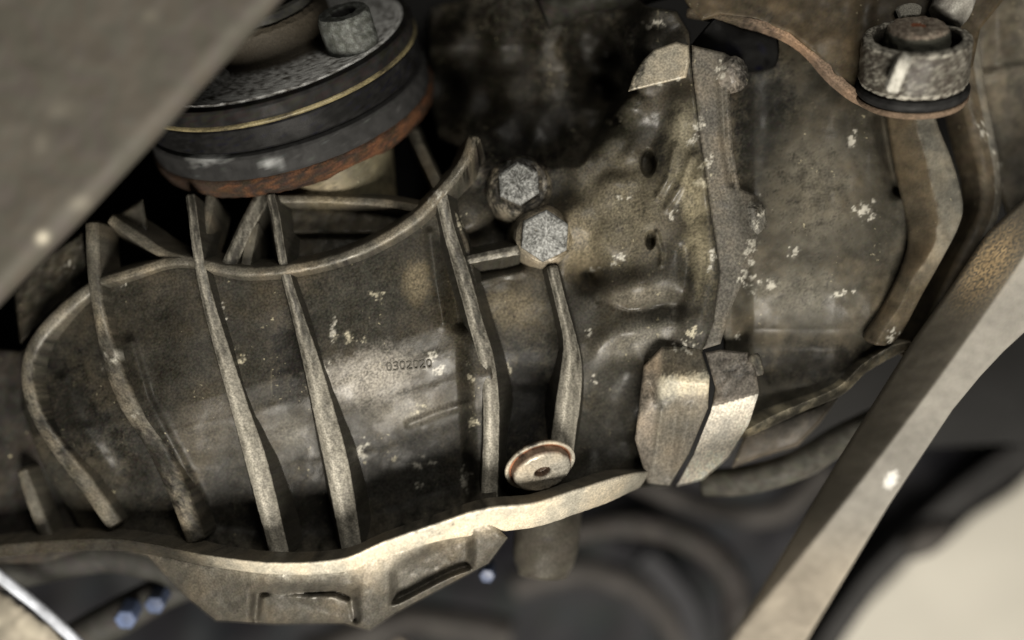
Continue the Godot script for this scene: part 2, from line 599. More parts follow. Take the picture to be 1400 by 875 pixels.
func dirt_and_light_map() -> void:
	var tan := L(0.24, 0.20, 0.13)
	var pale := L(0.36, 0.335, 0.29)
	var oil := L(0.022, 0.021, 0.018)
	var white := L(0.42, 0.405, 0.35)
	var cream := L(0.4, 0.37, 0.28)
	# dark patches: oil, and shade painted into the recesses
	for q in [[700, 90, 100, 110], [810, 80, 70, 100], [740, 180, 70, 44], [640, 110, 90, 110], [600, 60, 60, 90]]: stain_and_light(q[0], q[1], q[2], q[3], 0, L(0.018, 0.0162, 0.012), 0.95)  # painted shade of the dim recess above the bolts
	stain_and_light(706, 238, 62, 60, 0, L(0.014, 0.013, 0.011), 0.9)  # shade of the dark hole round the upper bolt, painted in
	stain_and_light(757, 90, 14, 50, 0, L(0.03, 0.024, 0.014), 0.8)
	stain_and_light(700, 130, 34, 40, 0, L(0.026, 0.023, 0.017), 0.6)
	stain_and_light(405, 490, 42, 58, 8, oil, 0.9)
	stain_and_light(500, 410, 90, 60, 0, L(0.05, 0.048, 0.038), 0.75)
	stain_and_light(560, 650, 110, 70, 0, L(0.04, 0.039, 0.034), 0.8)  # painted shade of the lower panels above the flange
	stain_and_light(420, 690, 60, 60, 0, oil, 0.7)  # flange shade painted between the ribs
	stain_and_light(300, 690, 70, 60, 0, oil, 0.7)  # flange shade painted here too
	stain_and_light(180, 470, 60, 90, 0, L(0.04, 0.037, 0.029), 0.6)
	stain_and_light(205, 640, 50, 70, -25, oil, 0.8)  # painted shade deep between the left ribs
	stain_and_light(95, 560, 50, 90, -15, oil, 0.85)  # black depth beside the first rib, painted as shade
	stain_and_light(620, 440, 26, 90, 0, L(0.05, 0.042, 0.026), 0.7)
	stain_and_light(710, 540, 52, 90, 0, L(0.028, 0.028, 0.027), 0.85)
	stain_and_light(835, 540, 48, 70, 20, L(0.06, 0.058, 0.048), 0.6)  # shade painted into the hollow left of the lug
	stain_and_light(800, 372, 24, 32, 0, oil, 0.7)  # pocket darkened with painted shade
	stain_and_light(840, 170, 36, 60, 25, L(0.055, 0.052, 0.036), 0.6)
	stain_and_light(1040, 160, 46, 120, 0, L(0.022, 0.022, 0.02), 0.85)  # painted shadow on the upper left of the bell housing
	stain_and_light(1110, 495, 110, 26, -4, oil, 0.7)
	# bare and dusty metal, and painted reflections and lit bulges
	stain_and_light(505, 515, 78, 42, -10, pale, 0.85)  # painted reflection of light from below on the casing belly
	stain_and_light(395, 590, 34, 26, 0, L(0.15, 0.14, 0.115), 0.75)  # same reflection band painted on between the ribs
	stain_and_light(280, 590, 46, 36, 0, L(0.1, 0.088, 0.066), 0.6)  # left end of the painted reflection band
	stain_and_light(560, 560, 60, 26, -10, L(0.26, 0.24, 0.2), 0.6)
	stain_and_light(570, 385, 22, 36, 0, tan, 0.7)
	stain_and_light(700, 420, 46, 36, 0, tan, 0.5)
	stain_and_light(790, 330, 46, 60, -20, tan, 0.75)
	stain_and_light(855, 290, 80, 90, 0, L(0.165, 0.145, 0.1), 0.8)
	stain_and_light(885, 440, 70, 50, -12, L(0.1, 0.094, 0.076), 0.6)
	stain_and_light(950, 290, 22, 120, -6, L(0.34, 0.3, 0.2), 0.7)
	stain_and_light(930, 190, 24, 60, 10, L(0.3, 0.27, 0.19), 0.6)
	stain_and_light(870, 405, 60, 18, -12, L(0.22, 0.2, 0.16), 0.6)  # painted light along the lower edge of the bulge
	stain_and_light(860, 470, 70, 22, -12, L(0.2, 0.185, 0.15), 0.5)
	stain_and_light(1110, 260, 80, 90, 0, L(0.17, 0.155, 0.12), 0.6)  # painted light on the middle of the bell housing
	stain_and_light(1090, 400, 80, 40, -10, L(0.17, 0.16, 0.13), 0.6)  # lower part of the light painted on the bell housing
	stain_and_light(450, 270, 40, 22, 0, tan, 0.7)
	# chips and flakes of old dried spray, and the painted specular line on the rail
	for q in [[516, 402, 14, 8, 0], [455, 452, 7, 22, 0], [480, 460, 26, 12, 0], [445, 505, 8, 14, 0], [596, 496, 20, 18, -20], [570, 560, 24, 8, -30], [490, 618, 16, 24, 40], [580, 632, 22, 11, 0], [540, 625, 16, 8, 20], [572, 665, 7, 7, 0],
			[645, 520, 8, 24, -15], [648, 580, 8, 26, -10], [638, 655, 12, 22, 0], [660, 470, 14, 34, -10], [640, 375, 10, 16, 0], [630, 300, 10, 18, 0], [598, 268, 14, 18, 30], [690, 500, 12, 18, 0], [330, 495, 8, 24, -15], [305, 430, 6, 20, 0],
			[152, 492, 16, 22, 0], [185, 565, 6, 12, 0], [170, 388, 8, 5, 0], [95, 365, 9, 12, 0], [355, 610, 10, 50, -15], [440, 560, 12, 50, -10],
			[950, 180, 16, 30, 0], [960, 245, 14, 30, 0], [970, 355, 10, 22, 0], [945, 455, 16, 18, 0], [935, 475, 18, 12, 0], [845, 355, 10, 16, 30], [850, 270, 16, 8, 0], [920, 295, 14, 8, 0], [812, 368, 14, 8, 0], [895, 35, 20, 12, 0], [908, 112, 26, 5, -12], [840, 165, 14, 8, 0], [805, 455, 6, 12, 0], [812, 518, 8, 8, 0]]:
		flake_and_glint(q[0], q[1], q[2], q[3], q[4], cream if int(q[0]) % 3 == 0 else white, 0.12)
	for q in [[1165, 190, 9, 18, 25], [1182, 288, 18, 20, 40], [1145, 402, 14, 6, -20], [1168, 398, 5, 5, 0], [1035, 290, 12, 26, 0], [1030, 340, 12, 26, 20], [1020, 380, 14, 14, 0], [1045, 390, 26, 9, -20], [970, 220, 9, 12, 0], [985, 95, 8, 16, 0], [1085, 345, 10, 10, 0], [1342, 178, 8, 16, -10], [1364, 240, 7, 40, -8], [1366, 300, 5, 16, 5], [1220, 460, 10, 14, 30], [1205, 485, 16, 10, -30], [1010, 460, 6, 6, 0]]:  # the strokes along the rail edge paint its specular line
		flake_and_glint(q[0], q[1], q[2], q[3], q[4], white, 0.02)

# ------------------------------------------------------------------ gearbox
func crease(x: float) -> float:
	return 545.0 - 0.31 * (x - 300.0)

func lip_line(x: float) -> float:
	return ramp(x, [[60, 738], [150, 735], [210, 742], [290, 757], [380, 767], [470, 761], [530, 737], [600, 713], [665, 692]])

func fillet(x: float, y: float) -> float:
	var t := clampf(1.0 - (lip_line(x) - y) / 46.0, 0.0, 1.15)
	return t * t * sm(120, 300, x)

func left_case_z(x: float, y: float) -> float:
	var yy := y - (crease(x) - 490.0) * (1.0 - sm(560, 700, y))
	var z := ramp(yy, [[330, -16], [400, -9], [455, -2], [485, 1], [520, -5], [560, -18], [620, -38], [680, -52], [740, -60], [800, -64]])
	if x < 270.0: z -= pow((270.0 - x) / 220.0, 1.7) * 75.0
	z += bump(x, y, 262, 478, 40, 62) * 9.0
	z += bump(x, y, 395, 470, 30, 60) * -9.0
	z += ridge(x, y, [Vector2(588, 320), Vector2(596, 380), Vector2(606, 440)], 7.0) * 8.0
	z -= ridge(x, y, [Vector2(612, 330), Vector2(618, 390), Vector2(628, 440)], 13.0) * 24.0
	z += ridge(x, y, [Vector2(560, 580), Vector2(595, 566), Vector2(640, 552)], 6.0) * 5.0
	z += ridge(x, y, [Vector2(178, 470), Vector2(200, 545), Vector2(240, 620), Vector2(275, 690)], 9.0) * 12.0
	z += ridge(x, y, [Vector2(85, 520), Vector2(110, 580), Vector2(150, 640)], 10.0) * 10.0
	z += fillet(x, y) * 52.0
	z += sm(0.0, 1.0, (x - 622.0 - (y - 500.0) * 0.06) / 26.0) * sm(430, 520, y) * 34.0
	return z + nb.get_noise_2d(x, y) * 0.3 + na.get_noise_2d(x, y) * 1.6 + nc.get_noise_2d(x, y) * 0.1

var mid_pts := [[590, 20, -230], [600, 120, -220], [640, 70, -170], [660, 140, -140], [700, 60, -130], [710, 120, -104], [700, 180, -100], [758, 40, -100], [760, 100, -96], [750, 180, -92], [800, 60, -170], [832, 70, -190], [826, 120, -180], [815, 170, -110], [862, 60, -50], [850, 110, -52], [845, 10, -110], [650, 210, -50], [640, 300, -34], [690, 240, -70], [700, 320, -95], [660, 340, -80], [760, 250, -45], [740, 380, -40], [660, 400, -38], [690, 450, -42], [730, 450, -44], [660, 540, -64], [720, 540, -70], [700, 640, -72], [670, 690, -30],
	[800, 230, -14], [790, 300, -6], [785, 345, -12], [800, 372, -44], [835, 330, 0], [840, 260, -2], [835, 195, -14], [865, 140, 0], [870, 220, -8], [900, 290, 6], [890, 340, 0], [925, 240, 16], [940, 150, 18], [955, 250, 26], [965, 330, 26], [950, 400, 20], [930, 360, 8],
	[870, 395, 6], [840, 412, -8], [820, 415, -24], [900, 425, -14], [860, 445, -6], [910, 440, 0], [830, 480, -14], [860, 520, -34], [830, 560, -42], [850, 620, -40], [790, 620, -50], [800, 460, -26], [880, 480, -8], [900, 600, -70], [900, 650, -90], [930, 640, -90], [960, 560, -30], [780, 670, -44],
	[885, 70, 14], [930, 70, 14], [905, 25, 2], [880, 105, 8], [960, 470, 14], [955, 440, 18]]

func mid_case_z(x: float, y: float) -> float:
	var s := 0.0
	var w := 0.0
	for p in mid_pts:
		var dx: float = x - p[0]
		var dy: float = y - p[1]
		var q := 1.0 / (pow(dx * dx + dy * dy, 1.6) + 3000.0)
		s += q * p[2]
		w += q
	var z := s / w
	z += bump(x, y, 735, 628, 58, 42) * 48.0
	# the round pockets and drilled holes
	z -= sm(1.15, 0.85, Vector2((x - 886.0) / 10.0, (y - 222.0) / 17.0).length()) * 26.0
	z -= bump(x, y, 860, 228, 34, 12, -12) * 7.0
	z -= sm(1.2, 0.8, Vector2((x - 889.0) / 6.0, (y - 328.0) / 11.0).length()) * 20.0
	z += ridge(x, y, [Vector2(898, 318), Vector2(905, 345), Vector2(904, 362)], 3.0) * 6.0
	z -= ridge(x, y, [Vector2(915, 150), Vector2(900, 185), Vector2(882, 205)], 12.0) * 9.0
	z += ridge(x, y, [Vector2(922, 200), Vector2(915, 240), Vector2(898, 270)], 5.0) * 5.0
	z += ridge(x, y, [Vector2(945, 215), Vector2(930, 255), Vector2(912, 285)], 6.0) * 5.0
	z += ridge(x, y, [Vector2(948, 95), Vector2(960, 200), Vector2(970, 300), Vector2(975, 380), Vector2(958, 440)], 12.0) * 8.0
	z -= ridge(x, y, [Vector2(940, 340), Vector2(938, 390), Vector2(925, 430)], 9.0) * 9.0
	z += bump(x, y, 880, 388, 58, 20, -10) * 12.0 + bump(x, y, 870, 452, 80, 16, -14) * 10.0
	z -= bump(x, y, 802, 372, 20, 28, -15) * 26.0
	z -= bump(x, y, 845, 545, 34, 60, 22) * 22.0
	z += ridge(x, y, [Vector2(650, 388), Vector2(680, 378), Vector2(712, 372)], 6.0) * 8.0
	z -= ridge(x, y, [Vector2(805, 378), Vector2(822, 408), Vector2(860, 424), Vector2(925, 415)], 9.0) * 9.0
	var off := (x - 800.0) * 0.847 + (y - 215.0) * 0.532   # the slanting edge over the dark hollow
	z -= sm(5.0, -5.0, off) * sm(60, 100, y) * sm(232, 205, y) * 34.0
	if y < 0.0:
		var top := sm(122.0 + (x - 860.0) * -0.2, 119.0 + (x - 860.0) * -0.2, y) * sm(862.0 + (120.0 - y) * 0.35, 868.0 + (120.0 - y) * 0.35, x) * sm(52.0, 60.0, y)
		z += top * 7.0
	return z + nb.get_noise_2d(x, y) * 0.4 + na.get_noise_2d(x, y) * 1.8 + nc.get_noise_2d(x, y) * 0.16

func gearbox() -> void:
	var g := thing("gearbox", "oil stained ribbed aluminium gearbox casing with two hex bolts and a drain plug", "gearbox", Vector3(450, 860, -60))
	var V := func(a: Array) -> Array:
		var o := []
		for i in range(0, a.size(), 2): o.append(Vector2(a[i], a[i + 1]))
		return o
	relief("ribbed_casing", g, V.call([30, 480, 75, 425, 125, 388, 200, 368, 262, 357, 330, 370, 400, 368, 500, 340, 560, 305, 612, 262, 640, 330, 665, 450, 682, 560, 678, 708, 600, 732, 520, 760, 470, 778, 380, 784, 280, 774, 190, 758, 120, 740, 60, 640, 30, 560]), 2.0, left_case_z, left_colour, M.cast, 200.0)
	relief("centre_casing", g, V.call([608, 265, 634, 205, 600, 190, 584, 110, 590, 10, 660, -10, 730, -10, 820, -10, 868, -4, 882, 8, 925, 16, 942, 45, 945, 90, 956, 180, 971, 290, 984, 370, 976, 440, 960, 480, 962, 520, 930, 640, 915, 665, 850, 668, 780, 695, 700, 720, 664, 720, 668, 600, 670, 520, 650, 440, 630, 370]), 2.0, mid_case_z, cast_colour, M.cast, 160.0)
	relief("milled_pad", g, V.call([859, 125, 866, 104, 878, 84, 894, 68, 925, 57, 941, 62, 943, 84, 938, 106]), 2.0, func(x, y): return 36.0 + (x - 900.0) * 0.10 + (90.0 - y) * -0.04 + nb.get_noise_2d(x, y) * 0.5, func(x, y): return dirt_and_light(x, y, L(0.27, 0.25, 0.2)), M.worn, 40.0, 2.5)
	# ribs
	bar("rib", g, [[128, 390, -34, 20, 50], [85, 425, -42, 24, 50], [48, 468, -48, 24, 55], [36, 512, -46, 22, 60], [47, 562, -44, 22, 70], [77, 612, -44, 24, 80], [116, 662, -46, 27, 80], [158, 722, -50, 28, 80]], M.worn, dull_rib, 0.22, 0.24, 4.0, 0.2)
	bar("rib", g, [[124, 300, -30, 22, 50], [127, 370, -22, 22, 50], [134, 425, -14, 20, 50], [150, 490, -10, 28, 55], [172, 548, -6, 30, 60], [207, 602, -6, 32, 70], [240, 668, -8, 34, 80], [268, 744, -14, 32, 80]], M.worn, dull_rib, 0.22, 0.24, 4.0, 0.2)
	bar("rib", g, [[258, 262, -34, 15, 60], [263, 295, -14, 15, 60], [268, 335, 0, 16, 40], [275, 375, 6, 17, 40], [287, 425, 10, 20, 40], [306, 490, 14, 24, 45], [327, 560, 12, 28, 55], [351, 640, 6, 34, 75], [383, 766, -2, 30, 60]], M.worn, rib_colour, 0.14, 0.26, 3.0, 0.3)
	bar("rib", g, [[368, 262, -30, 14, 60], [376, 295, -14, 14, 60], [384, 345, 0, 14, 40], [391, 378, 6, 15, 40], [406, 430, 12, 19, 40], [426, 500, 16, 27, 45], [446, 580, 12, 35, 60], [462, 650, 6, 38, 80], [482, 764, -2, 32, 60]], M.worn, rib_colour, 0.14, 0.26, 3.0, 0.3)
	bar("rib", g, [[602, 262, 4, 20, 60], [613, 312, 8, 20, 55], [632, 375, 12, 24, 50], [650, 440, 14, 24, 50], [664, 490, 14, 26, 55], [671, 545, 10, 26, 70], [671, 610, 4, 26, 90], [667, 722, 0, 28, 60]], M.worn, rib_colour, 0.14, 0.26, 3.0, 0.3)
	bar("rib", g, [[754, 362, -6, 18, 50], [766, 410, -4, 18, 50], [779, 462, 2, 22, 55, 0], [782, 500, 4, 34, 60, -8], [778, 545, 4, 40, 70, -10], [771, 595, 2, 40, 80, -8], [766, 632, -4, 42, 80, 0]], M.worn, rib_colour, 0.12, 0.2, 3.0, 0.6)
	bar("rib", g, [[28, 640, -86, 18, 60], [45, 690, -86, 22, 60], [66, 742, -88, 24, 60]], M.worn, dull_rib, 0.22, 0.24, 4.0, 0.2)
	# the arched rim and the spokes that hold it
	bar("arched_rim", g, [[146, 296, -34, 18, 60], [185, 322, -24, 18, 60], [224, 347, -12, 17, 60], [264, 358, 0, 16, 60], [330, 371, 6, 17, 55], [392, 368, 8, 16, 50], [445, 358, 8, 16, 50], [502, 338, 8, 17, 50], [560, 304, 8, 18, 50], [600, 266, 6, 18, 50], [634, 222, -6, 18, 55], [650, 182, -24, 22, 55]], M.worn, dull_rib, 0.22, 0.24, 4.0, 0.2)
	bar("rim_branch", g, [[122, 388, -26, 14, 50], [175, 374, -14, 15, 50], [230, 358, -5, 15, 50], [262, 358, -1, 14, 50]], M.worn, dull_rib, 0.22, 0.24, 4.0, 0.2)
	bar("spoke", g, [[288, 262, -60, 16, 50], [281, 300, -36, 16, 50], [268, 345, -8, 16, 50]], M.worn, dull_rib, 0.22, 0.24, 4.0, 0.2)
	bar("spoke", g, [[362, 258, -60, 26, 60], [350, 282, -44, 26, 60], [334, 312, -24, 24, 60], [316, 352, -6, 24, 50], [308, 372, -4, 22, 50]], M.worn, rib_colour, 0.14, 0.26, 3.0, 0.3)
	bar("spoke", g, [[348, 300, -40, 16, 60], [340, 340, -18, 16, 60], [334, 372, -8, 16, 50]], M.oily, dull_rib)
	bar("spoke", g, [[552, 150, -150, 18, 40], [575, 205, -100, 18, 40], [600, 258, -30, 18, 40]], M.oily, dull_rib)
	bar("spoke", g, [[372, 272, -40, 14, 40], [450, 273, -36, 13, 40], [530, 278, -30, 14, 40], [590, 290, -16, 14, 40]], M.worn, dull_rib, 0.22, 0.24, 4.0, 0.2)
	relief("rim_web", g, V.call([150, 300, 195, 272, 206, 330, 236, 350, 225, 352]), 4.0, func(x, y): return -46.0, cast_colour, M.oily, 40.0)
	relief("rim_web", g, V.call([388, 278, 585, 290, 560, 306, 500, 340, 400, 368, 388, 360]), 3.0, func(x, y): return ramp(y, [[270, -70], [300, -58], [318, -46], [326, -62], [370, -52]]) + nb.get_noise_2d(x, y) * 2.0, cast_colour, M.oily, 40.0)
	relief("side_wall", g, V.call([20, 400, 60, 350, 112, 318, 122, 384, 72, 424, 28, 470]), 3.0, func(x, y): return -86.0 + (x - 60) * 0.2 + nb.get_noise_2d(x, y) * 3.0, cast_colour, M.oily, 60.0)
	relief("side_wall", g, V.call([-60, 470, 30, 480, 40, 560, 90, 660, 140, 745, 60, 770, -60, 770]), 5.0, func(x, y): return -120.0, func(x, y): return dirt_and_light(x, y, L(0.03, 0.028, 0.025)), M.oily, 60.0)
	# flange neck under the drive flange
	turned("output_neck", g, Vector3(460, 234, -125), Vector3(-0.1, 0.85, 0.5), [[60, 60], [84, 50], [79, -10], [70, -120]], M.oily, func(x, y, r, h): return dirt_and_light(x, y, L(0.1, 0.09, 0.06)))
	# bosses and bolts
	bolt(g, Vector3(709, 250, -18), 31, Vector3(-0.05, 0.12, 0.99), 42, 0.35, 0.32)
	bolt(g, Vector3(745, 322, 6), 36, Vector3(0.02, -0.02, 1.0), 38, 0.5, 0.5)
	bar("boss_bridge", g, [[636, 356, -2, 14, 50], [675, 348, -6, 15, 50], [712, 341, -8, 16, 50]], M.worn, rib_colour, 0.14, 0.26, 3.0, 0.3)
	# drain plug
	var nrm := Vector3(0.27, -0.69, 0.67)
	turned("drain_boss", g, Vector3(739, 638, 16), nrm, [[8, -34], [22, -30], [46, -8], [50, -4], [50, -1], [48, 0], [46, -1], [43, -3], [30, -4]], M.worn, func(x, y, r, h): return dirt_and_light(x, y, L(0.46, 0.43, 0.36) if r > 43.5 and h > -7 else (L(0.28, 0.13, 0.075) if h > -12 else L(0.04, 0.037, 0.032))))
	var plug := turned("drain_plug", g, Vector3(739, 638, 16), nrm, [[41, -6], [41, 8], [39, 11], [36, 12], [14, 12], [12, 10], [10, 0], [0.1, -1]], M.worn, func(x, y, r, h): return dirt_and_light(x, y, (L(0.36, 0.34, 0.29) if h > 8.5 else L(0.15, 0.112, 0.088)) if r > 11.5 else L(0.1, 0.07, 0.05)), 0, 96, 0.0, 1.0)
	# lower flange lip
	var lip := func(x: float, y: float, s: float) -> Color: return dirt_and_light(x, y, L(0.6, 0.565, 0.47).lerp(L(0.2, 0.18, 0.14), sm(400, 230, x)).lerp(L(0.04, 0.037, 0.03), sm(330, 230, x)).lerp(L(0.16, 0.148, 0.12), sm(-0.95, -1.12, s)))
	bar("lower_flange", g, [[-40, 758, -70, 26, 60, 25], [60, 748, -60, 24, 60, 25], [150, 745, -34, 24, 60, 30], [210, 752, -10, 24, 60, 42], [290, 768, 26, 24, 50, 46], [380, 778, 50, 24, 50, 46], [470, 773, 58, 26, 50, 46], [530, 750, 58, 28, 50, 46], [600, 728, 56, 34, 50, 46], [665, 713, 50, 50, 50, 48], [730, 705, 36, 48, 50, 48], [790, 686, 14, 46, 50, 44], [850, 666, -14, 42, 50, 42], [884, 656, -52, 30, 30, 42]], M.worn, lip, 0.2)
	# sump below the flange
	var sump := func(x: float, y: float) -> float:
		var line := ramp(x, [[190, 750], [280, 766], [380, 776], [470, 772], [530, 749], [600, 726], [700, 705]])
		var z := ramp(x, [[200, -20], [290, 16], [380, 42], [470, 50], [600, 50]]) - (y - line) * 0.7
		var p1 := sm(336, 356, x) * sm(496, 474, x) * sm(line + 30, line + 37, y)
		z -= p1 * 30.0
		z -= ridge(x, y, [Vector2(348, 846), Vector2(352, 812), Vector2(372, 806), Vector2(460, 808), Vector2(482, 818), Vector2(486, 846)], 5.0) * 20.0
		var q := y - ramp(x, [[520, 790], [640, 738]])
		z -= sm(530, 545, x) * sm(652, 636, x) * sm(-18, 0, q) * 30.0 * sm(44, 36, q)
		z += bump(x, y, 505, 805, 22, 60) * 12.0
		return z + nb.get_noise_2d(x, y) * 2.0
	relief("sump", g, V.call([195, 752, 280, 770, 380, 780, 470, 776, 530, 752, 600, 727, 668, 710, 694, 735, 668, 770, 600, 806, 540, 838, 505, 862, 470, 852, 380, 853, 295, 848, 245, 808]), 2.5, sump, func(x, y): return dirt_and_light(x, y, L(0.09, 0.084, 0.07).lerp(L(0.3, 0.28, 0.23), sm(26.0, 6.0, y + nb.get_noise_2d(x, y) * 10.0 - ramp(x, [[190, 750], [280, 766], [380, 776], [470, 772], [530, 749], [600, 726], [700, 705]])) * sm(240, 400, x)).lerp(L(0.45, 0.42, 0.35), bump(x, y, 515, 760, 30, 30))), M.worn, 120.0, 10.0)
	tube("hanging_boss", g, [[752, 680, -130, 48], [748, 730, -130, 48], [744, 762, -128, 46], [742, 786, -128, 36]], M.cast, flat_colour(L(0.1, 0.092, 0.075)))
	# corner lug by the joint
	var lug := func(x: float, y: float) -> float:
		var z := 34.0 + (y - 515.0) * 0.55
		z = smin(z, 38.0 - (y - 520.0) * 0.55 - (962.0 - x) * 0.05, 7.0)
		z = smin(z, 33.0 - (y - 548.0) * 0.75, 8.0)
		var left := 908.0 - (y - 515.0) * 0.16
		z = smin(z, 36.0 - (left - x) * 1.1, 10.0)
		z += ridge(x, y, [Vector2(905, 560), Vector2(893, 650)], 5.0) * 5.0 - ridge(x, y, [Vector2(925, 560), Vector2(912, 650)], 7.0) * 5.0 + ridge(x, y, [Vector2(945, 555), Vector2(925, 650)], 5.0) * 3.0
		z -= bump(x, y, 893, 534, 4, 13, -20) * 14.0
		return z + nb.get_noise_2d(x, y) * 0.8
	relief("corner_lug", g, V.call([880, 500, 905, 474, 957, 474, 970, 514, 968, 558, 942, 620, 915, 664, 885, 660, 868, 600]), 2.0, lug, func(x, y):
		var yy: float = y + nc.get_noise_2d(x, y) * 5.0 + (x - 935.0) * 0.1
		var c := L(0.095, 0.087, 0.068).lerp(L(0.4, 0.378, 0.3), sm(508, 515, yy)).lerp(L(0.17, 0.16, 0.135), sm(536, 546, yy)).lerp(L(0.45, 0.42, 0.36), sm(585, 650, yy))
		return dirt_and_light(x, y, c.lerp(L(0.25, 0.22, 0.18), clampf((906.0 - x + (y - 515.0) * -0.1) / 10.0, 0, 1))), M.cast, 110.0, 3.0)
	# cast-in number
	var tm := TextMesh.new()
	tm.text = "0302020"
	tm.font_size = 16
	tm.pixel_size = 0.0003
	tm.depth = 0.0005
	var txt := MeshInstance3D.new()
	txt.name = "cast_number"
	txt.mesh = tm
	var tmat := StandardMaterial3D.new()
	tmat.albedo_color = Color(0.27, 0.26, 0.23)
	tmat.roughness = 0.7
	txt.material_override = tmat
	txt.position = W(560, 499, left_case_z(560, 499) + 0.6) - origin
	txt.rotation_degrees = Vector3(6, 2, 4)
	g.add_child(txt, true)

func bolt(g: Node3D, at: Vector3, r: float, ax: Vector3, boss: float, spin: float, tone: float) -> void:
	var grime := func(x, y, _r, _h): return dirt_and_light(x, y, L(0.2, 0.18, 0.14))
	turned("bolt_boss", g, at, ax, [[boss + 14, -90], [boss + 4, -30], [boss + 1, -20], [boss - 3, -16], [boss - 8, -15], [10, -15]], M.worn, grime, 0, 72, 0.0, 1.0)
	var crusty := func(x, y, _r, h):
		var n := nb.get_noise_2d(x * 0.8, y * 0.8) * 0.6 + 0.5 * nd.get_noise_2d(x * 1.7, y * 1.7) + 0.5 * nc.get_noise_2d(x * 1.2, y * 1.2)
		return L(0.06, 0.06, 0.055).lerp(L(0.4, 0.41, 0.4), clampf(tone + n * 0.7, 0, 1)) if h > -5.0 else L(0.12, 0.11, 0.095)
	turned("bolt", g, at, ax, [[r, -18], [r, -4], [r * 0.97, -1.0], [r * 0.86, 1.0], [r * 0.8, 1.2], [0.1, 1.6]], M.cast, crusty, 6, 120, spin, 0.3)

# ------------------------------------------------------------------ right-hand housing
func bell_z(x: float, y: float) -> float:
	var z := ramp(x, [[950, 8], [1000, 2], [1030, -34], [1080, -30], [1140, -18], [1190, -22], [1230, -46], [1260, -70]])
	z += ramp(y, [[20, -60], [90, -30], [180, -6], [300, 4], [400, 0], [450, -14], [480, -34], [510, -44], [540, -40], [580, -46]])
	z -= bump(x, y, 1045, 170, 30, 90) * 16.0
	z += bump(x, y, 1100, 330, 70, 70) * 7.0
	z += bump(x, y, 1095, 520, 50, 22, -8) * 14.0
	z -= ridge(x, y, [Vector2(1204, 158), Vector2(1214, 215), Vector2(1224, 260)], 9.0) * 30.0
	return z + nb.get_noise_2d(x, y) * 0.25 + na.get_noise_2d(x, y) * 2.5 + nc.get_noise_2d(x, y) * 0.1

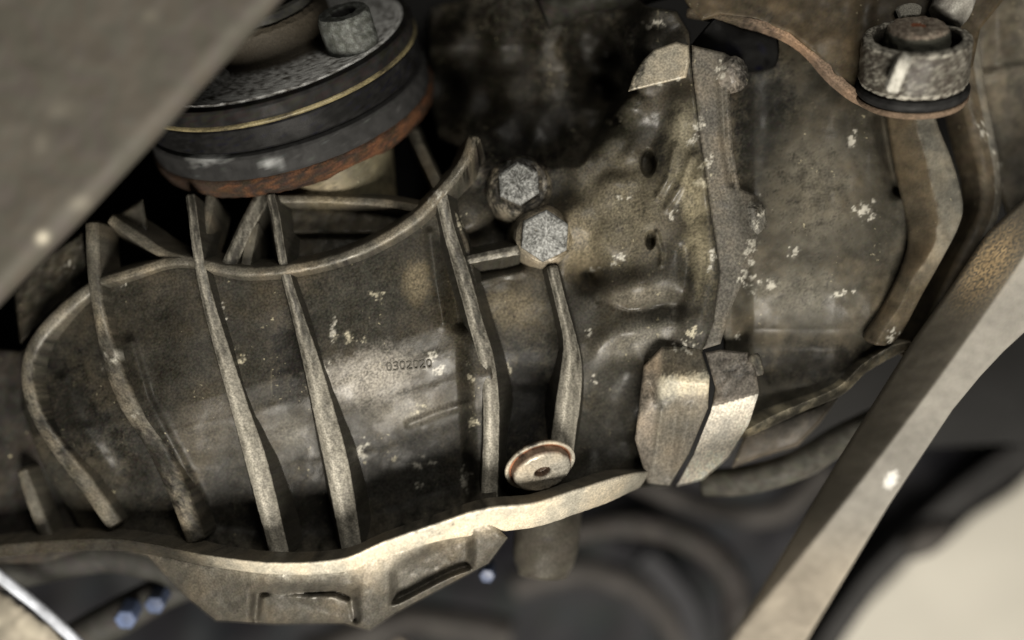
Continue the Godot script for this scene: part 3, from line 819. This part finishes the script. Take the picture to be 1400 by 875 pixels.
func bell_housing() -> void:
	var g := thing("bell_housing", "smooth grimy bell housing bolted to the right of the ribbed gearbox", "gear housing", Vector3(1100, 600, -60))
	var V := func(a: Array) -> Array:
		var o := []
		for i in range(0, a.size(), 2): o.append(Vector2(a[i], a[i + 1]))
		return o
	relief("housing_shell", g, V.call([985, 20, 1240, 20, 1250, 120, 1256, 200, 1262, 290, 1255, 340, 1225, 400, 1192, 452, 1222, 466, 1192, 500, 1150, 535, 1080, 562, 1022, 592, 1030, 540, 990, 500, 985, 300]), 2.0, bell_z, func(x, y): return dirt_and_light(x, y, L(0.058, 0.054, 0.043)), M.oily, 140.0)
	# the joint flange along the seam
	var flange := func(x: float, y: float) -> float:
		var seam := ramp(y, [[40, 952], [90, 956], [180, 966], [290, 979], [370, 991], [440, 982], [480, 968]])
		var z := 12.0 - pow(maxf(0.0, (x - seam - 14.0) / 26.0), 2.0) * 14.0
		z += bump(x, y, 1022, 310, 24, 40) * 6.0
		z -= ridge(x, y, [Vector2(985, 110), Vector2(990, 190), Vector2(1000, 250)], 5.0) * 8.0
		return z + nb.get_noise_2d(x, y) * 0.8 + nc.get_noise_2d(x, y) * 0.2
	relief("joint_flange", g, V.call([946, 62, 990, 72, 1000, 78, 998, 130, 1002, 200, 1012, 258, 1036, 268, 1042, 300, 1034, 345, 1018, 380, 1000, 420, 985, 470, 960, 478, 974, 440, 984, 370, 971, 290, 956, 180, 946, 90]), 2.0, flange, func(x, y): return dirt_and_light(x, y, L(0.115, 0.108, 0.092)), M.cast, 90.0, 4.0)
	turned("bolt_head", g, Vector3(1008, 100, -2), Vector3(0.75, 0.1, 0.65), [[25, -40], [24, 0], [20, 6], [10, 8], [0.1, 8]], M.cast, func(x, y, _r, _h): return dirt_and_light(x, y, L(0.15, 0.14, 0.125)), 0, 60, 0.0, 1.5)
	turned("bolt_head", g, Vector3(1036, 298, -14), Vector3(0.8, 0.0, 0.6), [[24, -40], [23, 0], [19, 5], [10, 6], [0.1, 6]], M.cast, func(x, y, _r, _h): return dirt_and_light(x, y, L(0.13, 0.125, 0.11)), 6, 60, 0.2, 1.5)
	# lower lug, its downward bevel painted white as if lit from below
	var lug := func(x: float, y: float) -> float:
		var z := 22.0 + (y - 545.0) * 0.35
		z = smin(z, 24.0 - (y - (552.0 - (x - 975.0) * 0.28)) * 0.85, 5.0)
		z = smin(z, 26.0 - (x - 1026.0) * 1.0, 8.0)
		return z + nb.get_noise_2d(x, y) * 1.4
	relief("corner_lug", g, V.call([964, 482, 985, 478, 1022, 482, 1032, 500, 1038, 535, 1024, 580, 995, 625, 960, 655, 925, 664, 948, 622, 972, 562, 978, 530]), 2.0, lug, func(x, y): return dirt_and_light(x, y, L(0.16, 0.145, 0.125) if y < 556.0 - (x - 975.0) * 0.28 else L(0.78, 0.745, 0.66)), M.cast, 90.0, 3.0)
	bar("clip", g, [[1030, 484, 4, 22, 20], [1037, 514, 6, 22, 20]], M.cast, dull_rib)
	# outer rim: two faces that meet in a bent crest
	var crest := func(y: float) -> float: return ramp(y, [[60, 1232], [160, 1252], [230, 1269], [295, 1284], [330, 1280], [400, 1240], [470, 1200]])
	var rim := func(x: float, y: float) -> float:
		var d: float = x - crest.call(y)
		return 4.0 - y * 0.02 - (pow(-d, 1.3) * 0.28 if d < 0.0 else d * 0.45) + na.get_noise_2d(x, y) * 2.0
	relief("outer_rim", g, rounded(V.call([1200, 60, 1270, 60, 1278, 155, 1302, 220, 1316, 275, 1311, 308, 1290, 350, 1262, 400, 1222, 468, 1180, 462, 1205, 420, 1230, 370, 1241, 330, 1236, 290, 1224, 235, 1212, 160])), 2.0, rim, func(x, y):
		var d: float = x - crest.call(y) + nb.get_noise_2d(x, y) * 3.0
		return dirt_and_light(x, y, L(0.075, 0.063, 0.044).lerp(L(0.135, 0.13, 0.11), sm(-3, 3, d) * sm(400, 330, y))), M.oily, 60.0, 4.0)
	# ragged casting edge along the bottom
	bar("lower_edge", g, [[1016, 596, -34, 14, 60, 40], [1060, 574, -34, 18, 60, 40], [1100, 556, -34, 16, 60, 40], [1150, 534, -36, 18, 60, 40], [1182, 504, -38, 18, 60, 40], [1222, 480, -40, 20, 60, 40], [1250, 470, -44, 10, 60, 40]], M.worn, func(x, y, s): return dirt_and_light(x, y, L(0.2, 0.185, 0.145).lerp(L(0.66, 0.6, 0.44), clampf(nb.get_noise_2d(x * 0.6, y * 0.6) * 2.4 + 0.25, 0, 1))))
	relief("lower_web", g, V.call([1020, 590, 1080, 564, 1150, 538, 1120, 580, 1090, 610, 1040, 625, 1000, 640]), 3.0, func(x, y): return -60.0 - (y - 580) * 0.4, func(x, y): return dirt_and_light(x, y, L(0.11, 0.1, 0.085)), M.oily, 60.0)

# ------------------------------------------------------------------ drive flange, top left
func drive_flange() -> void:
	var g := thing("drive_flange", "round black drive flange with rusty rim and corroded bolt heads above the ribs", "drive flange", Vector3(385, 160, -80))
	var ax := Vector3(-0.205, 0.80, 0.563)
	var at := Vector3(369, 58, -125)
	var black := flat_colour(L(0.012, 0.012, 0.0125))
	var dustc := func(x, y, r, h):
		var n := nd.get_noise_2d(x * 1.3, y * 1.3) * 0.8 + nc.get_noise_2d(x * 1.5, y * 1.5) * 0.6 + nb.get_noise_2d(x, y) * 0.3
		var k := clampf(0.62 + n * 0.9, 0, 1) * sm(97, 112, r)
		return L(0.045, 0.037, 0.026).lerp(L(0.7, 0.71, 0.7), k)
	turned("flange_face", g, at, ax, [[187, -14], [186, -3], [183, 0], [104, 0], [95, 6], [89, 44], [84, 50], [40, 50], [0.1, 50]], M.crust, dustc, 0, 160, 0.0, 1.5)
	turned("dust_seal", g, at, ax, [[186, -2], [195, -4], [197, -8], [197, -22], [196, -26]], M.rubber, func(x, y, r, h): return L(0.018, 0.017, 0.016) * (1.0 + nb.get_noise_2d(x, y) * 0.4), 0, 160)
	turned("brass_line", g, at, ax, [[196, -24], [199, -26], [199, -29], [196, -31]], M.worn, func(x, y, r, h): return L(0.26, 0.22, 0.12).lerp(L(0.03, 0.027, 0.02), clampf(0.4 + na.get_noise_2d(x * 1.5, y) * 0.9 + nc.get_noise_2d(x, y) * 0.5, 0, 1)), 0, 160)
	turned("black_ring", g, at, ax, [[195, -30], [198, -33], [198, -61], [195, -64], [190, -66]], M.rubber, black, 0, 160)
	var greyc := func(x, y, r, h): return L(0.03, 0.031, 0.03).lerp(L(0.34, 0.35, 0.35), clampf(bump(x, y, 310, 228, 26, 10) + bump(x, y, 395, 238, 14, 6) * 0.9 + nd.get_noise_2d(x, y) * 0.3 - 0.16, 0, 1))
	turned("grey_ring", g, at, ax, [[190, -66], [198, -69], [200, -73], [200, -98], [199, -101]], M.rubber, greyc, 0, 160)
	var rustc := func(x, y, r, h):
		var n := nb.get_noise_2d(x, y) + nc.get_noise_2d(x, y) * 0.7
		var c := L(0.022, 0.015, 0.011).lerp(L(0.1, 0.045, 0.022), clampf(0.15 + n * 1.1 + sm(380, 560, x) * 0.45, 0, 1))
		return c.lerp(L(0.05, 0.035, 0.025), clampf(sm(400, 250, x) * 0.9 - n * 0.5, 0, 1))
	turned("rusty_rim", g, at, ax, [[197, -99], [201, -102], [203, -105], [200, -122], [192, -130], [150, -136]], M.rust, rustc, 0, 160, 0.0, 1.4)
	# socket heads and nuts standing on the face
	var steel := func(x, y, r, h): return L(0.05, 0.052, 0.047).lerp(L(0.14, 0.15, 0.14), clampf(0.3 + nd.get_noise_2d(x, y), 0, 1)) if r > 17.5 or h < 0 else L(0.012, 0.012, 0.012)
	turned("bolt_head", g, Vector3(488, 82, -55), ax, [[37, -6], [36, 64], [33, 70], [18, 70], [16, 67], [15, 40], [0.1, 38]], M.crust, steel, 0, 64, 0.0, 1.0)
	turned("bolt_head", g, Vector3(292, 124, -55), ax, [[34, -10], [32, 10], [24, 24], [10, 30], [0.1, 31]], M.crust, func(x, y, r, h): return L(0.15, 0.15, 0.14).lerp(L(0.5, 0.51, 0.5), clampf(0.4 + nd.get_noise_2d(x, y), 0, 1)), 0, 64, 0.0, 3.0)
	turned("hub_cap", g, Vector3(369, 58, -125), ax, [[80, 48], [80, 62], [76, 66], [40, 67], [0.1, 67]], M.rubber, flat_colour(L(0.03, 0.03, 0.027)), 0, 96)

# ------------------------------------------------------------------ bracket and rubber mount, top right
func bracket_and_mount() -> void:
	var V := func(a: Array) -> Array:
		var o := []
		for i in range(0, a.size(), 2): o.append(Vector2(a[i], a[i + 1]))
		return o
	var g := thing("support_bracket", "brown pressed steel bracket with a rusty rim curving over the housing", "bracket", Vector3(1150, -40, 60))
	var face := func(x: float, y: float) -> float: return -8.0 + (y - 60.0) * 0.2 + na.get_noise_2d(x, y) * 5.0 - ridge(x, y, [Vector2(1190, -40), Vector2(1180, 40), Vector2(1170, 90), Vector2(1185, 135)], 16.0) * 8.0
	relief("bracket_plate", g, V.call([900, -60, 1420, -60, 1340, 40, 1330, 90, 1285, 140, 1262, 152, 1215, 146, 1172, 128, 1140, 104, 1112, 72, 1080, 46, 1036, 28, 985, 20, 960, 28, 944, 14]), 2.5, face, func(x, y): return dirt_and_light(x, y, L(0.058, 0.047, 0.031)), M.oily, 14.0, 5.0)
	bar("bracket_rim", g, [[940, 14, -19.2, 10, 18], [985, 22, -17.6, 9, 18], [1035, 31, -15.8, 12, 18], [1078, 46, -12.8, 14, 18], [1110, 68, -8.4, 15, 18], [1140, 102, -1.6, 15, 18], [1174, 130, 4, 13, 18], [1216, 147, 7.4, 13, 18], [1262, 153, 8.6, 11, 18], [1288, 142, 6.4, 8, 18]], M.rust, func(x, y, s): return dirt_and_light(x, y, L(0.2, 0.145, 0.105).lerp(L(0.06, 0.05, 0.036), sm(1060, 1000, x))))

	var b := thing("rubber_mount", "round pale corroded rubber mount with a rusty bolt in its middle", "mount", Vector3(1262, 130, 0))
	var ax := Vector3(-0.08, 0.84, 0.54)
	var at := Vector3(1254, 50, 50)
	var crust := func(x, y, r, h):
		var n := nc.get_noise_2d(x * 0.9, y * 0.9) + nb.get_noise_2d(x, y) * 0.8
		var edge := 1.0 if (h > -5 or h < -57) and r > 59 else 0.0
		return L(0.055, 0.05, 0.04).lerp(L(0.45, 0.43, 0.37), clampf(0.08 + n * 0.38 + edge * (0.4 + n * 0.5), 0, 1)) if r > 58 else L(0.05, 0.045, 0.038)
	turned("mount_ring", b, at, ax, [[57, -40], [58, -3], [60, 0], [68, 0], [72, -2], [73, -6], [74, -58], [72, -63], [66, -64]], M.cast, crust, 0, 96, 0.0, 1.4)
	turned("rubber_gap", b, at, ax, [[36, -30], [58, -28]], M.rubber, flat_colour(L(0.02, 0.019, 0.018)))
	turned("rubber_pad", b, at, ax, [[60, -62], [74, -66], [77, -70], [77, -76], [72, -82], [60, -84]], M.rubber, flat_colour(L(0.02, 0.02, 0.02)), 0, 96)
	turned("pad_seat", b, at, ax, [[60, -80], [76, -81], [77, -84], [74, -90], [50, -92]], M.rust, flat_colour(L(0.16, 0.115, 0.08)), 0, 96)
	var rusty := func(x, y, r, h): return (L(0.15, 0.12, 0.095).lerp(L(0.3, 0.26, 0.21), clampf(0.4 + nd.get_noise_2d(x, y), 0, 1)) if h > 10 else L(0.06, 0.062, 0.05)) if r > 10 else L(0.22, 0.09, 0.05)
	turned("mount_bolt", b, at, ax, [[44, -34], [44, 0], [42, 8], [38, 14], [32, 17], [13, 18], [11, 15], [0.1, 14]], M.rust, rusty, 0, 80, 0.0, 2.2)
	bar("clip_strip", b, [[1243, 74, 112, 18, 10], [1236, 86, 120, 19, 12], [1228, 106, 112, 19, 12], [1220, 128, 96, 20, 12]], M.crust, func(x, y, s): return L(0.3, 0.29, 0.25).lerp(L(0.62, 0.61, 0.55), clampf(0.5 + nd.get_noise_2d(x * 2, y * 2), 0, 1)))
	bar("clip_strip", b, [[1232, 16, 4, 20, 14], [1246, 12, 2, 20, 14], [1260, 14, 2, 18, 14]], M.crust, func(x, y, s): return L(0.3, 0.29, 0.25))
	tube("mount_lug", b, [[1290, 26, 20, 24], [1302, 8, 20, 27], [1314, -30, 16, 26]], M.crust, func(x, y, s): return L(0.16, 0.15, 0.13).lerp(L(0.42, 0.41, 0.37), clampf(0.35 + nd.get_noise_2d(x * 1.5, y * 1.5), 0, 1)))

# ------------------------------------------------------------------ crossmember bar, right
func crossmember() -> void:
	var g := thing("crossmember", "diagonal steel crossmember bar with a lit lower face across the right", "crossmember", Vector3(1050, 900, 60))
	var V := func(a: Array) -> Array:
		var o := []
		for i in range(0, a.size(), 2): o.append(Vector2(a[i], a[i + 1]))
		return o
	var z := func(x: float, y: float) -> float:
		# distance across the bar from its crease, and height along it
		var k: float = 1386.0 - 0.68 * (y - 372.0) - 0.00017 * (y - 372.0) * absf(y - 372.0)
		var d := (x - k) * 0.82
		var along := pow(clampf(y - 380.0, 0.0, 620.0), 1.5) * 0.02
		return 30.0 + along - (pow(maxf(-d, 0.0), 1.25) * 0.22 if d < 0.0 else d * 0.4) + na.get_noise_2d(x, y) * 2.0 + nb.get_noise_2d(x, y) * 0.4
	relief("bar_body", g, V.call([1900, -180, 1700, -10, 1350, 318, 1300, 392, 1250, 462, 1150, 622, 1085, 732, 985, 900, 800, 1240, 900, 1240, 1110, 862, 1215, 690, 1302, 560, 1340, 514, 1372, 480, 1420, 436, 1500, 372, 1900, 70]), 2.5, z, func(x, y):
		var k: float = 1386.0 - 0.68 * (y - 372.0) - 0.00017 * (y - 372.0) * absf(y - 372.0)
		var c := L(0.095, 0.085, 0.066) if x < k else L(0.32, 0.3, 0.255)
		c = L(0.12, 0.108, 0.085).lerp(L(0.33, 0.315, 0.28), sm(-4.0, 4.0, x - k)) * 0.68  # light and shade painted in: lower face lighter, upper face darker
		c = c.lerp(L(0.34, 0.295, 0.23), sm(680, 800, y) * 0.6)  # painted light growing towards the bottom of the bar
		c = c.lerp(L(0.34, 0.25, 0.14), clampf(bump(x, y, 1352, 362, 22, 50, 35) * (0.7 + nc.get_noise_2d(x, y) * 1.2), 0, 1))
		c = c.lerp(L(0.7, 0.69, 0.65), sm(1.2, 0.6, Vector2(((x - 1218.0) * 0.85 + (y - 656.0) * 0.5) / 8.0, ((y - 656.0) * 0.85 - (x - 1218.0) * 0.5) / 13.0).length() + nc.get_noise_2d(x, y) * 0.5))  # painted specular spot
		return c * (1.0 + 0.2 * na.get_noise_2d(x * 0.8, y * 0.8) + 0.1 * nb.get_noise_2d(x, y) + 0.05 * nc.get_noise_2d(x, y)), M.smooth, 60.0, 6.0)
	var s := thing("curved_rail", "bent dirty steel rail between the housing rim and the diagonal crossmember", "rail", Vector3(1330, 300, -60))
	bar("rail", s, [[1322, 40, -76, 48, 60], [1330, 110, -70, 48, 60, -8], [1344, 180, -64, 46, 60, -8], [1356, 245, -60, 40, 60, -8], [1352, 295, -58, 36, 60, -6], [1322, 355, -56, 34, 60], [1278, 440, -54, 30, 60], [1248, 490, -56, 26, 60]], M.oily, func(x, y, q): return dirt_and_light(x, y, L(0.075, 0.063, 0.045) if q > -0.3 else L(0.13, 0.125, 0.108)), 0.25)

# ------------------------------------------------------------------ plate in front, top left
func front_plate() -> void:
	var g := thing("front_plate", "large grey brown plate crossing the top left corner close to the camera", "plate", Vector3(100, 0, 250))
	var V := func(a: Array) -> Array:
		var o := []
		for i in range(0, a.size(), 2): o.append(Vector2(a[i], a[i + 1]))
		return o
	relief("plate_body", g, V.call([-300, -300, 640, -300, 490, -130, 384, 2, 204, 202, 108, 306, 20, 396, -100, 520, -300, 700]), 5.0, func(x, y): return 250.0 + na.get_noise_2d(x, y) * 3.0, func(x, y):
		var c := L(0.07, 0.064, 0.053) * (1.0 + 0.16 * na.get_noise_2d(x * 0.35, y * 0.35) + 0.05 * na.get_noise_2d(x, y))
		var k := bump(x, y, 58, 325, 7, 7) * 0.7 + bump(x, y, 108, 278, 14, 10) * 0.12 + bump(x, y, 85, 148, 22, 14) * 0.07 + bump(x, y, 56, 195, 10, 14) * 0.08 + bump(x, y, 205, 22, 12, 8) * 0.06
		return c.lerp(L(0.7, 0.65, 0.52), k), M.smooth, 30.0, 34.0)

# ------------------------------------------------------------------ what lies behind
func surroundings() -> void:
	var V := func(a: Array) -> Array:
		var o := []
		for i in range(0, a.size(), 2): o.append(Vector2(a[i], a[i + 1]))
		return o
	var wall := thing("engine_bay", "black unlit depth of the engine bay behind the gearbox", "engine bay", Vector3(700, 0, -420))
	relief("bay_shade_sheet", wall, V.call([-900, -900, 2300, -900, 2300, 560, 1100, 620, 300, 700, -900, 700]), 40.0, func(x, y): return -420.0, flat_colour(L(0.004, 0.004, 0.004)), M.far, 100.0)  # near-black sheet added to stand for unlit depth
	tube("bay_hose", wall, [[740, 18, -100, 26], [800, -6, -100, 26], [860, -12, -100, 24], [930, -30, -110, 24]], M.rubber, flat_colour(L(0.02, 0.019, 0.016)))
	tube("bay_hose", wall, [[965, 40, -60, 40], [1000, 66, -60, 36], [1050, 60, -70, 36]], M.rubber, flat_colour(L(0.006, 0.006, 0.0065)))
	relief("bay_panel", wall, V.call([1300, -80, 1600, -80, 1600, 420, 1390, 330, 1360, 250, 1330, 100]), 6.0, func(x, y): return -110.0 + ridge(x, y, [Vector2(1320, 108), Vector2(1400, 92)], 5.0) * 10.0 + bump(x, y, 1365, 50, 14, 60) * 12.0, func(x, y): return dirt_and_light(x, y, L(0.085, 0.078, 0.062)), M.oily, 40.0)
	# below: subframe, hoses, cable, panel
	var sub := thing("subframe", "blurred dark subframe deep below the gearbox flange", "subframe", Vector3(900, 900, -700))
	relief("subframe_body", sub, V.call([-600, 560, 2200, 480, 2400, 1500, -600, 1500]), 30.0, func(x, y): return -1150.0 + na.get_noise_2d(x * 0.5, y * 0.5) * 60.0, func(x, y): return L(0.011, 0.0122, 0.0155) * (1.0 + 0.5 * na.get_noise_2d(x, y)), M.far, 60.0)
	for q in [[[-40, 790, -200, 34], [60, 770, -200, 30], [160, 760, -200, 26], [260, 790, -210, 24]], [[60, 900, -230, 26], [150, 850, -230, 30], [250, 800, -230, 26], [330, 800, -230, 24]]]:
		tube("subframe_arm", sub, q, M.far, flat_colour(L(0.03, 0.029, 0.026)))
	var hose := thing("lower_hose", "grey hose looping under the white edged lug of the housing", "hose", Vector3(1060, 650, -160))
	tube("hose", hose, [[960, 660, -170, 20], [1020, 656, -150, 22], [1090, 636, -140, 22], [1150, 600, -150, 22], [1230, 560, -190, 20]], M.rubber, flat_colour(L(0.06, 0.058, 0.05)))
	var h2 := thing("coiled_hose", "blurred brownish grey hose curling down left of the crossmember", "hose", Vector3(940, 860, -300))
	tube("hose", h2, [[760, 735, -620, 20], [850, 716, -620, 26], [940, 735, -610, 28], [1000, 790, -600, 28], [1010, 900, -600, 28]], M.rubber, flat_colour(L(0.045, 0.042, 0.04)))
	var cable := thing("white_cable", "pale bluish cable crossing the bottom left corner", "cable", Vector3(60, 850, -120))
	tube("cable", cable, [[-80, 722, -120, 8], [15, 800, -120, 8], [60, 836, -120, 8], [130, 900, -120, 8]], M.paint, flat_colour(L(0.62, 0.66, 0.74)))
	var pan := thing("beige_panel", "blurred beige panel under the pale cable in the bottom left corner", "panel", Vector3(20, 900, -180))
	relief("panel", pan, V.call([-300, 700, 10, 815, 70, 860, 180, 980, -300, 980]), 10.0, func(x, y): return -170.0, flat_colour(L(0.34, 0.31, 0.25)), M.paint, 20.0)
	var clutter := thing("rear_axle_parts", "far blurred dark brackets and rods under the gearbox", "axle parts", Vector3(900, 880, -900))
	for q in [[[700, 800, -900, 34], [800, 780, -900, 30], [900, 830, -900, 30], [960, 960, -900, 30]], [[840, 640, -800, 26], [960, 690, -800, 24], [1060, 700, -800, 26], [1130, 640, -800, 26]], [[420, 900, -800, 40], [560, 850, -820, 36], [700, 870, -820, 36]]]:
		tube("axle_rod", clutter, q, M.far, flat_colour(L(0.05, 0.046, 0.043)))
	bar("axle_bracket", clutter, [[880, 760, -860, 60, 40], [940, 830, -860, 50, 40], [960, 920, -860, 50, 40]], M.far, flat_colour(L(0.03, 0.031, 0.036)))
	for q in [[212, 826, -230, 13, "added blue glint hanging left of the sump"], [172, 846, -230, 14, "dim added blue glint near the pale cable"], [666, 786, -230, 10, "single small added blue glint under the sump's right end"]]:
		var t := thing("blue_glint", q[4], "bolt", Vector3(q[0], q[1], q[2]), "added blue glints below the gearbox")
		turned("bolt", t, Vector3(q[0], q[1], q[2] + 60), Vector3(0, -0.3, 1), [[q[3] * 1.1, -30], [q[3] * 1.1, 0], [q[3], 4], [0.1, 5]], M.paint, flat_colour(L(0.09, 0.12, 0.21)), 6, 48)  # small blue hex heads added in place of blurred bluish glints
	for q in [[[215, 752, -140, 14], [200, 772, -140, 13]], [[290, 850, -240, 20], [250, 800, -240, 22]], [[370, 880, -260, 26], [300, 850, -260, 26]]]:
		tube("subframe_stub", sub, q, M.far, flat_colour(L(0.36, 0.31, 0.25)))
	var cream := thing("cream_sill", "bright cream painted sill panel in the bottom right corner", "sill panel", Vector3(1350, 900, -260))
	relief("sill_panel", cream, V.call([1500, 560, 1385, 672, 1330, 706, 1290, 744, 1262, 742, 1230, 780, 1180, 830, 1120, 880, 1060, 960, 900, 1300, 900, 1900, 3000, 1900, 3000, -200]), 8.0, func(x, y): return -900.0, func(x, y): return L(0.4, 0.385, 0.34) * (1.0 + 0.1 * na.get_noise_2d(x * 0.4, y * 0.4)), M.smooth, 20.0)
	var dark := thing("sill_bracket", "dark lumpy bracket between the crossmember and the cream sill", "bracket", Vector3(1290, 700, -200))
	tube("bracket_lug", dark, [[1240, 752, -690, 20], [1266, 738, -690, 28], [1296, 722, -690, 18]], M.far, flat_colour(L(0.06, 0.055, 0.05)))
	bar("bracket_arm", dark, [[1420, 610, -700, 70, 60], [1330, 670, -700, 66, 60], [1260, 730, -700, 56, 60], [1190, 800, -700, 50, 60], [1120, 900, -700, 50, 60]], M.far, flat_colour(L(0.02, 0.0195, 0.0195)))
